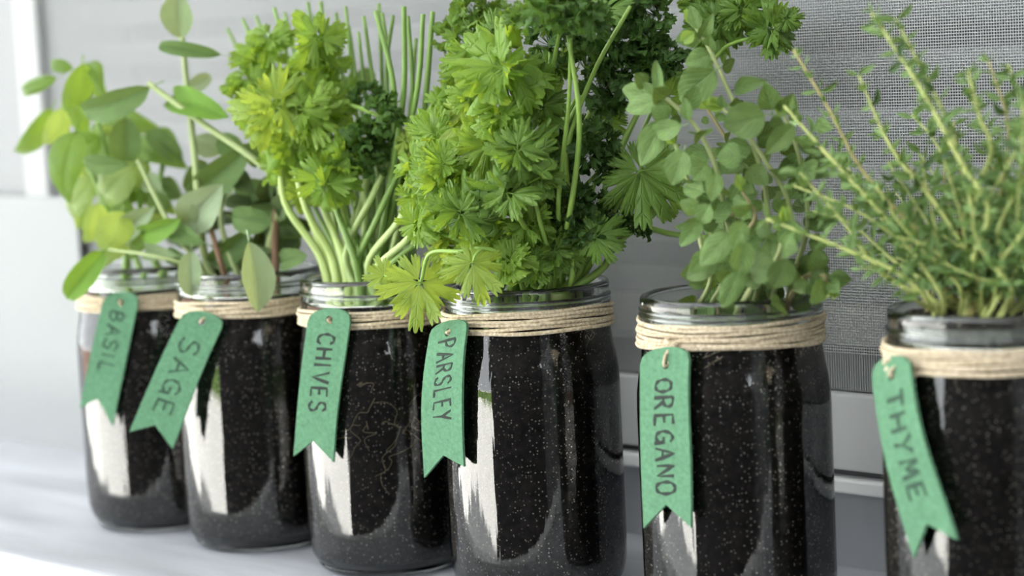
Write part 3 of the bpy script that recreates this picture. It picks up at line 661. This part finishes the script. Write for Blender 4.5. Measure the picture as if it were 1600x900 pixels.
def pleaf(root, x, y, s, k, Y, centre, face=None, spin=None):
    C = at(x, y, Y); sc = s/pxm(C)
    out = (C-centre); out = out.normalized() if out.length > 1e-4 else Vector((0, 0, 1))
    c = (CP-C).normalized()
    jit = Vector((rnd.uniform(-1, 1), rnd.uniform(-1, 1), rnd.uniform(-1, 1)))
    z = (c*.75+out*.55+Vector((0, 0, .45))+jit*.75).normalized() if face is None else face.normalized()
    yv = U2 if spin is None else (U2*math.cos(math.radians(spin))+R2*math.sin(math.radians(spin)))
    yv = (yv-z*yv.dot(z)).normalized()
    if spin is None: yv = Matrix.Rotation(rnd.uniform(-1.6, 1.6), 3, z) @ yv
    xv = yv.cross(z)
    M = Matrix((xv*sc, yv*sc, z*sc)).transposed().to_4x4(); M.translation = C
    inst('leaf', rnd.choice(PV[k]), root, M); return C
def pstalks(root, x, st, leaves, mat, every=1, spread=.02, r0=.0017):
    for i, C in enumerate(leaves):
        if i % every: continue
        b = Vector((x+rnd.uniform(-spread, spread), rnd.uniform(-spread, spread), st-.003))
        mid = b.lerp(C, .5); mid.x = b.x+(C.x-b.x)*.35; mid.y = b.y+(C.y-b.y)*.35
        q = b.lerp(C, .8); q.x = b.x+(C.x-b.x)*.72; q.y = b.y+(C.y-b.y)*.72
        stem(root, [b, mid, q, C], r0, r0*.5, mat, 5, 6)

# parsley growing in the chives jar
x = JX[2]; st = SOILTOP[2]
root = empty('curly_parsley_plant', (x-.012, -.01, st), 'bright curly parsley bunch leaning out of the chives jar', 'herb')
cen = at(480, 230, 0)
for a, b, s, k, Y in ((395, 90, 95, 'l', .0), (420, 65, 105, 'l', -.01), (495, 60, 130, 'l', -.02), (450, 110, 90, 'l', 0), (385, 130, 95, 'l', -.01), (510, 100, 110, 'l', -.01), (430, 170, 165, 'y', -.04), (480, 175, 150, 'l', -.03), (395, 185, 90, 'l', -.02),
    (520, 215, 120, 'l', -.01), (460, 235, 115, 'l', -.02), (430, 265, 95, 'l', -.015), (545, 250, 115, 'l', -.02), (505, 285, 125, 'l', -.03), (475, 300, 90, 'y', -.01), (570, 225, 90, 'c', -.01), (598, 180, 78, 'c', -.01), (600, 215, 74, 'd', 0), (580, 250, 72, 'c', -.01), (540, 150, 90, 'l', .01), (450, 205, 90, 'm', .01), (575, 150, 60, 'c', 0)):
    pleaf(root, a, b, s, k, Y, cen)
for px, d, b in (([(500, 400), (445, 315), (440, 220)], (-.01, -.02, -.02), (-.025, -.012)), ([(520, 405), (480, 330), (455, 240)], (-.01, -.02, -.02), (-.018, -.014)), ([(535, 400), (505, 320), (480, 190)], (-.01, -.01, -.02), (-.012, -.01)),
                 ([(545, 400), (535, 320), (545, 250)], (0, -.01, -.01), (-.006, -.01)), ([(510, 400), (470, 300), (420, 160)], (0, -.01, -.01), (-.02, .0)), ([(550, 400), (570, 300), (590, 210)], (0, 0, -.005), (0, .0))):
    stempx(root, px, 0, d, .0028, .0016, M_PSTEMP, x, st, b)
stem(root, [at(600, 185, -.01), at(560, 168, -.01), at(520, 158, -.015), at(480, 150, -.02)], .0013, .001, M_PSTEM)

# ---- chives
M_CH = plain('chive_blade', (.19, .32, .07), .4, .15, 30); M_CHP = plain('chive_blade_pale', (.36, .48, .17), .45, .12, 30); M_ROOT = plain('pale_root', (.42, .34, .2), .8)
root = empty('chives_plant', (x+.01, .01, st), 'tall thin tubular chive blades cut level at the top', 'herb')
for (tx, ty), (mx, my), w, Y in (((631, 10), (630, 150), 11, .0), ((637, 25), (645, 150), 9, .01), ((661, 22), (652, 140), 10, 0), ((676, 18), (668, 120), 11, .01), ((587, 17), (616, 150), 11, 0), ((597, 20), (612, 130), 8, .02), ((614, 24), (604, 120), 8, .02),
    ((568, 25), (588, 160), 8, .01), ((560, 50), (574, 180), 7, .02), ((592, 5), (598, 160), 8, .03), ((545, 40), (570, 200), 7, .03), ((379, 30), (430, 140), 8, .02), ((400, 25), (450, 160), 8, .03), ((428, 12), (470, 150), 8, .02), ((462, 15), (495, 160), 9, .03),
    ((481, 3), (505, 160), 8, .02), ((501, 2), (520, 160), 9, .03), ((525, 20), (540, 160), 8, .03), ((445, 20), (480, 160), 8, .04), ((355, 45), (420, 170), 7, .03), ((510, 30), (530, 170), 7, .01), ((650, 60), (640, 180), 8, .03), ((690, 250), (650, 330), 9, -.01), ((540, 10), (556, 170), 7, .02), ((415, 40), (462, 170), 7, .01)):
    b = (rnd.uniform(-.012, .028), rnd.uniform(-.015, .022)); B = Vector((x+b[0], b[1], st-.003)); Q = at(tx, ty, Y)
    r = w/2/pxm(Q); m1 = B.lerp(at(mx, my, Y), .5)+Vector((rnd.uniform(-.003, .003), 0, 0))
    bm = bmesh.new(); tube(bm, crom([B, m1, at(mx, my, Y), Q], 7), r*1.15, r*.75, 7); obj('blade', bm, M_CH, root)
for px, d, w, mt in (([(540, 400), (585, 300), (606, 250)], (-.01, -.01, 0), 12, M_CHP), ([(575, 415), (620, 350), (665, 290)], (-.02, -.025, -.02), 13, M_CHP), ([(585, 425), (640, 370), (690, 300)], (-.03, -.035, -.02), 12, M_CHP), ([(560, 420), (590, 340), (622, 270)], (-.01, -.01, 0), 12, M_CH),
    ([(600, 425), (655, 375), (700, 340)], (-.03, -.03, -.02), 11, M_CH), ([(530, 400), (520, 330), (500, 250)], (0, 0, 0), 10, M_CHP), ([(570, 400), (572, 320), (565, 240)], (0, 0, 0), 12, M_CHP), ([(590, 390), (592, 300), (588, 230)], (.01, .01, .01), 12, M_CHP), ([(555, 410), (530, 340), (515, 290)], (-.015, -.015, -.01), 12, M_CH),
    ([(545, 400), (556, 320), (550, 240)], (.01, .01, .01), 10, M_CHP), ([(610, 415), (625, 340), (640, 270)], (0, 0, 0), 10, M_CHP)):
    B = Vector((x+rnd.uniform(-.012, .02), rnd.uniform(-.015, .01), st-.003)); pts = [B]+[at(a, b_, e) for (a, b_), e in zip(px, d)]
    r = w/2/pxm(pts[-1]); bm = bmesh.new(); tube(bm, crom(pts, 6), r*1.1, r*.8, 7); obj('blade', bm, mt, root)
c, left = jar_dirs(x)
for k in range(16):
    bm = bmesh.new(); a = rnd.uniform(-.5, .7); pts = []; zz = rnd.uniform(.075, .125)
    for i in range(7):
        d = c*math.cos(a)-left*math.sin(a); pts.append(Vector((x, 0, 0))+d*.04535+Vector((0, 0, zz))); a += rnd.uniform(-.16, .16); zz += rnd.uniform(-.007, .003)
    tube(bm, crom(pts, 4), .00025, .00016, 4); obj('root', bm, M_ROOT, root)

# ---- parsley jar
x = JX[3]; st = SOILTOP[3]
root = empty('curly_parsley_plant', (x, 0, st), 'large dense curly parsley with bright front leaves and dark curls behind', 'herb')
cen = at(830, 260, .02); lv = []
for a, b, s, k, Y in ((790, 110, 195, 'l', -.05), (730, 185, 115, 'y', -.02), (685, 215, 125, 'l', -.03), (650, 255, 110, 'l', -.03), (700, 275, 150, 'l', -.05), (760, 235, 130, 'l', -.04), (810, 240, 140, 'm', -.055), (650, 310, 100, 'l', -.03), (655, 350, 110, 'l', -.045), (720, 335, 145, 'm', -.06), (790, 300, 150, 'm', -.055),
    (840, 275, 110, 'm', -.04), (700, 385, 105, 'y', -.03), (760, 375, 130, 'l', -.04), (825, 350, 120, 'l', -.03), (870, 335, 110, 'm', -.01), (800, 410, 105, 'l', -.04), (865, 395, 105, 'm', -.02), (835, 420, 80, 'm', -.03), (690, 160, 95, 'l', 0), (720, 120, 90, 'l', .01), (850, 170, 120, 'm', -.02), (740, 85, 110, 'l', -.02), (640, 220, 70, 'y', 0), (625, 280, 75, 'y', .01), (670, 320, 100, 'y', 0),
    (745, 290, 110, 'l', -.04), (880, 290, 90, 'm', .0), (740, 150, 100, 'l', -.03), (840, 130, 110, 'm', -.03), (770, 60, 110, 'm', -.01), (690, 260, 90, 'l', -.06), (780, 190, 110, 'l', -.05),
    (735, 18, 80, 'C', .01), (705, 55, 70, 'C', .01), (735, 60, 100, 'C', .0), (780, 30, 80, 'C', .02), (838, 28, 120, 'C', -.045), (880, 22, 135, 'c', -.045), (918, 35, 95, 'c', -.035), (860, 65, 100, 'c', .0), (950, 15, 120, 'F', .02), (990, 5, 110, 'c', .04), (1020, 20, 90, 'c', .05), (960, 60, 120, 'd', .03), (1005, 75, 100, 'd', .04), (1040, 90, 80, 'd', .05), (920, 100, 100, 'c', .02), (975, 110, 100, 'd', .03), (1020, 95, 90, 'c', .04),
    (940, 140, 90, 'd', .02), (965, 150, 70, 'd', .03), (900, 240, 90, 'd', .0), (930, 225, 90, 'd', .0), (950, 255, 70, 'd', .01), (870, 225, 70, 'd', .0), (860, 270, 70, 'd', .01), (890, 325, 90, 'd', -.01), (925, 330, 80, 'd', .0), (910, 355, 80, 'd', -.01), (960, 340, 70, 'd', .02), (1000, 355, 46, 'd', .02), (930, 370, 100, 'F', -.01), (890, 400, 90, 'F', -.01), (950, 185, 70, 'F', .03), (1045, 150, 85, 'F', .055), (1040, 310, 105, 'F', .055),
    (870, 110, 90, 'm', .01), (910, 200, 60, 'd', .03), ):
    C = pleaf(root, a, b, s, k, Y, cen); lv.append(C)
pstalks(root, x, st, lv, M_PSTEM, 2, .026)
towards = lambda p, u=.0, r=.0: (CP-p).normalized()+Vector((0, 0, u))+R2*r
C = at(1000, 268, .01); pleaf(root, 1000, 268, 150, 'F', .01, cen, face=towards(C, .1), spin=150)
stem(root, [Vector((x+.02, .01, st)), at(930, 400, .01), at(960, 330, .01), C], .0014, .0009, M_PSTEM)
# the drooping spray in front of the chives twine
for a, b, s, sp in ((656, 440, 132, 182), (738, 410, 105, 170), (602, 430, 62, 260)):
    C = at(a, b, -.062); pleaf(root, a, b, s, 'f', -.062, cen, face=towards(C, .15), spin=sp)
stem(root, [Vector((x-.01, -.02, st)), at(780, 405, -.045), at(755, 388, -.055), at(720, 393, -.06), at(672, 396, -.062), at(658, 440, -.062)], .0014, .0009, M_PSTEM)
stem(root, [at(658, 444, -.062), at(625, 440, -.062), at(600, 430, -.062)], .0009, .0006, M_PSTEM)
stem(root, [at(755, 388, -.055), at(742, 400, -.06), at(738, 420, -.062)], .0009, .0006, M_PSTEM)
# named stalks at the open side
for px, d, r in (([(873, 420), (905, 215), (888, 55)], (-.01, -.03, -.035), .0018), ([(885, 420), (872, 330), (888, 170), (892, 60)], (0, -.02, -.03, -.035), .0017), ([(900, 420), (885, 250), (925, 120), (985, 10)], (.0, -.01, -.01, -.01), .0016), ([(905, 425), (925, 300), (960, 200)], (0, .02, .03), .0015),
                 ([(895, 425), (880, 330), (870, 250)], (-.01, -.01, 0), .0016), ([(935, 425), (960, 385), (1000, 357), (1052, 366), (1115, 372)], (.01, .02, .03, .04, .045), .0021), ([(912, 420), (935, 320), (1010, 150), (1040, 95)], (.01, .03, .04, .05), .0015), ([(915, 420), (950, 330), (1045, 120), (1100, 70)], (.01, .04, .06, .07), .0014), ([(860, 420), (840, 330), (800, 150)], (-.02, -.03, -.045), .0016), ([(850, 425), (790, 380), (740, 290)], (-.02, -.035, -.04), .0016)):
    stempx(root, px, 0, d, r, r*.6, M_PSTEM, x, st, (rnd.uniform(-.01, .025), rnd.uniform(-.015, .015)))
for a, b, s, sp in ((1120, 35, 150, 20), (1205, 48, 120, 60), (1100, 15, 110, 330), (1160, 15, 120, 0), (1230, 30, 60, 80)):
    C = at(a, b, .07); pleaf(root, a, b, s, 'm', .07, cen, face=towards(C, .2), spin=sp)
stem(root, [at(1045, 120, .06), at(1110, 95, .068), at(1140, 70, .07), at(1205, 50, .07)], .0012, .0008, M_PSTEM)

# ---- oregano
M_OR = leafmat('oregano_leaf', (.175, .285, .09), (.11, .20, .055), .55, .22, .22, 5, .75, spec=.3)
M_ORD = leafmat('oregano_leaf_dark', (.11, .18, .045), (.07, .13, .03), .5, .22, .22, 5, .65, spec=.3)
M_ORY = leafmat('oregano_tip', (.34, .50, .12), (.28, .44, .10), .5, .4, .1, 5, .3)
M_OSTEM = plain('oregano_stem', (.36, .42, .18), .65); M_OSTEMB = plain('oregano_stem_brown', (.25, .22, .10), .7)
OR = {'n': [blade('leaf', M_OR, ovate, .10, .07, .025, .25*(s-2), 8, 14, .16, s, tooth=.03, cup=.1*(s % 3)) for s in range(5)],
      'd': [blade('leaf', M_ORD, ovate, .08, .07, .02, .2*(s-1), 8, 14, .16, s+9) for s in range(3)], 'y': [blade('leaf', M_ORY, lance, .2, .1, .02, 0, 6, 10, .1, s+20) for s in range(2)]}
x = JX[4]; st = SOILTOP[4]
root = empty('oregano_plant', (x, 0, st), 'oregano with small rounded grey green leaves on hairy leaning stems', 'herb')
OST = [(([(1150, 430), (1132, 330), (1118, 260), (1085, 195), (1035, 150), (1010, 138)], (-.01, -.02, -.03, -.035, -.04, -.04)), (-.01, -.01)),
       (([(1190, 430), (1200, 340), (1185, 250), (1135, 135), (1105, 70), (1085, 40)], (0, -.005, -.01, -.01, -.01, -.01)), (.008, 0)),
       (([(1215, 430), (1235, 330), (1195, 250), (1150, 190), (1130, 170)], (0, 0, -.01, -.01, -.01)), (.016, .005)),
       (([(1165, 435), (1155, 380), (1180, 340), (1160, 300)], (-.02, -.025, -.03, -.03)), (-.005, -.02)),
       (([(1110, 440), (1095, 380), (1085, 310)], (-.025, -.03, -.03)), (-.022, -.01)),
       (([(1240, 430), (1262, 350), (1250, 250), (1225, 180)], (.01, .01, .0, -.005)), (.022, .01)),
       (([(1130, 440), (1110, 360), (1070, 270), (1055, 225)], (-.015, -.025, -.035, -.04)), (-.015, -.015)),
       (([(1250, 440), (1285, 430), (1292, 440)], (-.01, -.02, -.02)), (.03, -.01)),
       (([(1180, 440), (1215, 400), (1225, 350)], (-.03, -.03, -.03)), (.01, -.02)),
       (([(1140, 420), (1145, 330), (1150, 250), (1105, 170)], (.01, .02, .02, .02)), (-.005, .015))]
for i, ((px, d), b) in enumerate(OST):
    P = stempx(root, px, 0, d, .0015, .0008, M_OSTEMB if i in (3, 7, 9) else M_OSTEM, x, st, b)
    # opposite pairs of leaves at the joints
    nn = max(4, int(len(P)/3.2)); ang = rnd.uniform(0, 3)
    for k in range(1, nn+1):
        q = k/nn; idx = min(len(P)-2, int(q*(len(P)-1))); p = P[idx]; tdir = (P[idx+1]-P[max(0, idx-1)]).normalized()
        u = tdir.orthogonal().normalized(); u = Matrix.Rotation(ang, 3, tdir) @ u; ang += PI/2+rnd.uniform(-.3, .3)
        for sgn in (1, -1):
            dirv = (u*sgn+tdir*.45+Vector((0, 0, -.25))).normalized(); L = rnd.uniform(.009, .018)*(1-.35*max(0, q-.7)/.3)
            kk = 'n' if rnd.random() > .3 else 'd'
            if (p+dirv*L).z < st-.004: continue
            put(rnd.choice(OR[kk]), root, p+dirv*.002, p+dirv*L, L*rnd.uniform(.62, .8), rnd.uniform(-50, 50))
    for k in range(3):
        tdir = (P[-1]-P[-3]).normalized(); dirv = (tdir+Vector((rnd.uniform(-1, 1), rnd.uniform(-1, 1), rnd.uniform(-1, 1)))*.55).normalized(); L = .009
        put(rnd.choice(OR['y']), root, P[-1], P[-1]+dirv*L, L*.45, rnd.uniform(-40, 40))
for b, t, w, Y, k in (((1030, 152), (972, 139), 42, -.04, 'n'), ((1028, 157), (977, 172), 34, -.045, 'n'), ((1034, 150), (1025, 93), 20, -.04, 'n'), ((1046, 184), (1017, 168), 32, -.042, 'n'), ((1066, 196), (1018, 206), 34, -.045, 'n'), ((1035, 190), (1001, 260), 44, -.04, 'n'), ((1117, 110), (1061, 155), 58, -.02, 'n'), ((1075, 188), (1070, 152), 20, -.04, 'n'),
    ((1148, 140), (1200, 126), 28, -.01, 'd'), ((1206, 172), (1194, 128), 38, -.01, 'n'), ((1226, 178), (1240, 145), 36, -.01, 'd'), ((1196, 180), (1131, 197), 60, -.025, 'd'), ((1241, 194), (1196, 240), 34, -.02, 'd'), ((1160, 245), (1120, 245), 44, -.03, 'n'), ((1105, 255), (1082, 282), 38, -.04, 'n'), ((1068, 235), (1050, 290), 44, -.045, 'n'), ((1118, 270), (1112, 315), 30, -.04, 'n'), ((1139, 367), (1094, 416), 44, -.05, 'n'), ((1160, 375), (1155, 434), 42, -.052, 'n'), ((1160, 345), (1145, 392), 34, -.05, 'n'),
    ((1240, 344), (1229, 393), 42, -.03, 'n'), ((1172, 414), (1220, 421), 52, -.045, 'd'), ((1230, 405), (1208, 450), 46, -.045, 'd'), ((1266, 429), (1301, 447), 34, -.02, 'd'), ((1262, 440), (1240, 455), 26, -.025, 'd'), ((1266, 440), (1275, 465), 26, -.025, 'd'), ((1266, 425), (1297, 420), 32, -.01, 'd'), ((1274, 194), (1303, 200), 26, -.0, 'n'), ((1255, 255), (1272, 280), 42, 0, 'n'), ((1250, 240), (1232, 275), 36, 0, 'n'), ((1170, 262), (1200, 290), 36, -.02, 'd'), ((1155, 425), (1128, 482), 36, -.053, 'n'), ((1120, 410), (1072, 435), 36, -.045, 'd'), ((1108, 395), (1078, 425), 32, -.05, 'n'), ((1090, 330), (1062, 315), 30, -.045, 'n'), ((1095, 345), (1062, 385), 30, -.045, 'n'), ((1140, 440), (1118, 425), 26, -.05, 'd'), ((1100, 440), (1075, 445), 22, -.04, 'd'), ((1190, 430), (1160, 445), 30, -.04, 'd'), ((1100, 300), (1068, 290), 32, -.04, 'n'), ((1110, 320), (1092, 350), 32, -.045, 'n'), ((1085, 50), (1062, 68), 22, -.015, 'y'), ((1095, 60), (1115, 20), 22, -.01, 'n'), ((1090, 45), (1078, 8), 22, -.015, 'n'), ((1110, 85), (1070, 100), 34, -.015, 'n')):
    putpx(OR[k], root, b, t, w, Y, rnd.uniform(-.008, .004), rnd.uniform(-18, 18))

for k in range(46):                                       # filler leaves, their dark colour paints the shade deep in the bush
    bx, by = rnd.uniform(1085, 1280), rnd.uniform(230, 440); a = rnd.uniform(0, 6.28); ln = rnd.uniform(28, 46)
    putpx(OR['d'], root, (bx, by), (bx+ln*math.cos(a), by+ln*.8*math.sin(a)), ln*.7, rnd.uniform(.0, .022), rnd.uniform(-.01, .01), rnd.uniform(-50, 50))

# ---- thyme
M_TH = leafmat('thyme_leaf', (.19, .31, .10), (.14, .25, .08), .5, .2, .12, 2, .2); M_THD = leafmat('thyme_leaf_shaded', (.09, .17, .06), (.06, .12, .045), .5, .2, .12, 2, .2)  # second one is the leaf darkened, with shade painted into its colour
M_TSTEM = plain('thyme_stem', (.46, .52, .17), .5, .1, 50); M_TSTEMB = plain('thyme_woody_stem', (.40, .36, .14), .6, .1, 50)
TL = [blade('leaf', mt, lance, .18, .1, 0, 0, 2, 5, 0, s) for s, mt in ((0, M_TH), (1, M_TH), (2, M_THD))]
x = JX[5]; st = SOILTOP[5]
root = empty('thyme_plant', (x, 0, st), 'wispy thyme with yellow green stems and tiny narrow leaves', 'herb')
TST = [([(1500, 440), (1440, 370), (1350, 270), (1295, 170), (1240, 78)], -.03, .0016), ([(1530, 440), (1470, 330), (1395, 235), (1342, 118)], -.03, .0016), ([(1520, 420), (1545, 330), (1500, 250), (1440, 140), (1362, 20)], -.035, .0022),
       ([(1525, 430), (1520, 330), (1480, 190), (1400, 30)], -.03, .0018), ([(1518, 430), (1508, 340), (1548, 240), (1530, 180), (1512, 108)], -.02, .002), ([(1535, 430), (1560, 320), (1575, 200), (1545, 95)], 0, .0014), ([(1560, 430), (1590, 300), (1600, 180), (1575, 100)], .0, .0014),
       ([(1470, 460), (1400, 360), (1310, 260), (1225, 165)], -.04, .0018), ([(1450, 470), (1400, 425), (1310, 385), (1198, 342)], -.055, .0016), ([(1470, 460), (1420, 390), (1340, 330), (1240, 290)], -.03, .0014), ([(1480, 450), (1430, 350), (1350, 300), (1270, 220)], -.02, .0014),
       ([(1560, 430), (1540, 330), (1590, 230), (1600, 160)], -.02, .0014), ([(1580, 430), (1620, 300), (1640, 180)], -.01, .0015), ([(1600, 430), (1650, 280), (1680, 150)], -.01, .0015), ([(1550, 430), (1500, 300), (1460, 220), (1425, 180)], .02, .0013), ([(1540, 430), (1460, 310), (1410, 250), (1380, 210)], .01, .0013),
       ([(1480, 460), (1400, 410), (1330, 350), (1270, 330)], -.01, .0013), ([(1490, 460), (1420, 400), (1350, 300), (1310, 240)], .01, .0013), ([(1460, 470), (1380, 430), (1320, 350), (1250, 270)], -.045, .0014), ([(1570, 440), (1560, 360), (1600, 280), (1610, 240)], -.03, .0014), ([(1590, 440), (1570, 370), (1570, 300), (1550, 260)], .02, .0012),
       ([(1510, 440), (1470, 380), (1450, 300), (1440, 250)], -.02, .0012), ([(1500, 450), (1450, 400), (1400, 340), (1370, 290)], -.04, .0013), ([(1610, 440), (1590, 360), (1600, 200)], -.03, .0013), ([(1440, 475), (1400, 440), (1370, 420), (1345, 420)], -.04, .0012), ([(1540, 440), (1530, 380), (1490, 300), (1480, 260)], .01, .0012), ([(1620, 440), (1640, 350), (1660, 250)], -.03, .0014), ([(1500, 450), (1480, 410), (1440, 380), (1400, 370)], -.035, .0012), ([(1560, 440), (1570, 400), (1600, 360), (1620, 300)], -.04, .0012),
       ([(1480, 455), (1440, 420), (1390, 400), (1330, 390)], .0, .0012), ([(1530, 445), (1500, 360), (1500, 260), (1490, 190)], .025, .0012), ([(1600, 445), (1580, 300), (1540, 200), (1515, 150)], .02, .0012), ([(1580, 450), (1540, 400), (1520, 350), (1530, 290)], -.04, .0013)]
rng2 = random.Random(5)
for k in range(34):                                       # shorter side shoots filling the bush
    bx = rng2.uniform(1440, 1640); tx = bx+rng2.uniform(-150, 40); ty = rng2.uniform(240, 400)
    TST.append(([(bx, 450), ((bx*.5+tx*.5)+12, (450+ty)/2+10), (tx, ty)], rng2.uniform(-.03, .04), .001))
allL = []
for i, (px, dY, r) in enumerate(TST):
    b0 = at(px[0][0], px[0][1], 0); bx = max(-.03, min(.03, (b0.x-x)*.7))
    d = [dY*(.5+.5*k/(len(px)-1)) for k in range(len(px))]
    P = stempx(root, px, 0, d, r*.75, r*.35, M_TSTEM if i % 5 else M_TSTEMB, x, st, (bx, rng2.uniform(-.02, .02)), 10)
    ang = rng2.uniform(0, 3); acc = 0
    for a, b in zip(P, P[1:]):
        acc += (b-a).length
        if acc < .0036 or b.z < st+.012: continue
        acc = 0; tdir = (b-a).normalized(); u = Matrix.Rotation(ang, 3, tdir) @ tdir.orthogonal().normalized(); ang += PI/2+rng2.uniform(-.4, .4)
        for sgn in (1, -1):
            for e in range(2):
                dv = (u*sgn+tdir*rng2.uniform(.2, .9)+Vector((rng2.uniform(-.4, .4), rng2.uniform(-.4, .4), rng2.uniform(-.3, .3)))).normalized()
                L = rng2.uniform(.006, .0105)*(1 if e == 0 else .65)
                allL.append((b.copy(), dv, L, rng2.choice((0, 0, 1, 2)), rng2.uniform(-60, 60)))
def inview(p):
    d = p-CP; zf = d.dot(FW); X = 800+F_PX*d.dot(R2)/zf; return 0 < X < 1600
allL.sort(key=lambda q: -q[2]*pxm(q[0])*(1 if inview(q[0]) else .2))
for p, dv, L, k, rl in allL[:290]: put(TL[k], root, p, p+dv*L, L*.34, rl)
bm = bmesh.new()
for p, dv, L, k, rl in allL[290:]:
    z = (dv.orthogonal()).normalized(); z = Matrix.Rotation(math.radians(rl*3), 3, dv) @ z; xx = dv.cross(z)*L*.17
    v = [bm.verts.new(q) for q in (p, p+dv*L*.45+xx+z*L*.05, p+dv*L, p+dv*L*.45-xx+z*L*.05, p+dv*L*.45-z*L*.03)]
    bm.faces.new((v[0], v[1], v[4])); bm.faces.new((v[1], v[2], v[4])); bm.faces.new((v[2], v[3], v[4])); bm.faces.new((v[3], v[0], v[4]))
o = obj('small_leaves', bm, M_TH, root, False); o['kind'] = 'stuff'
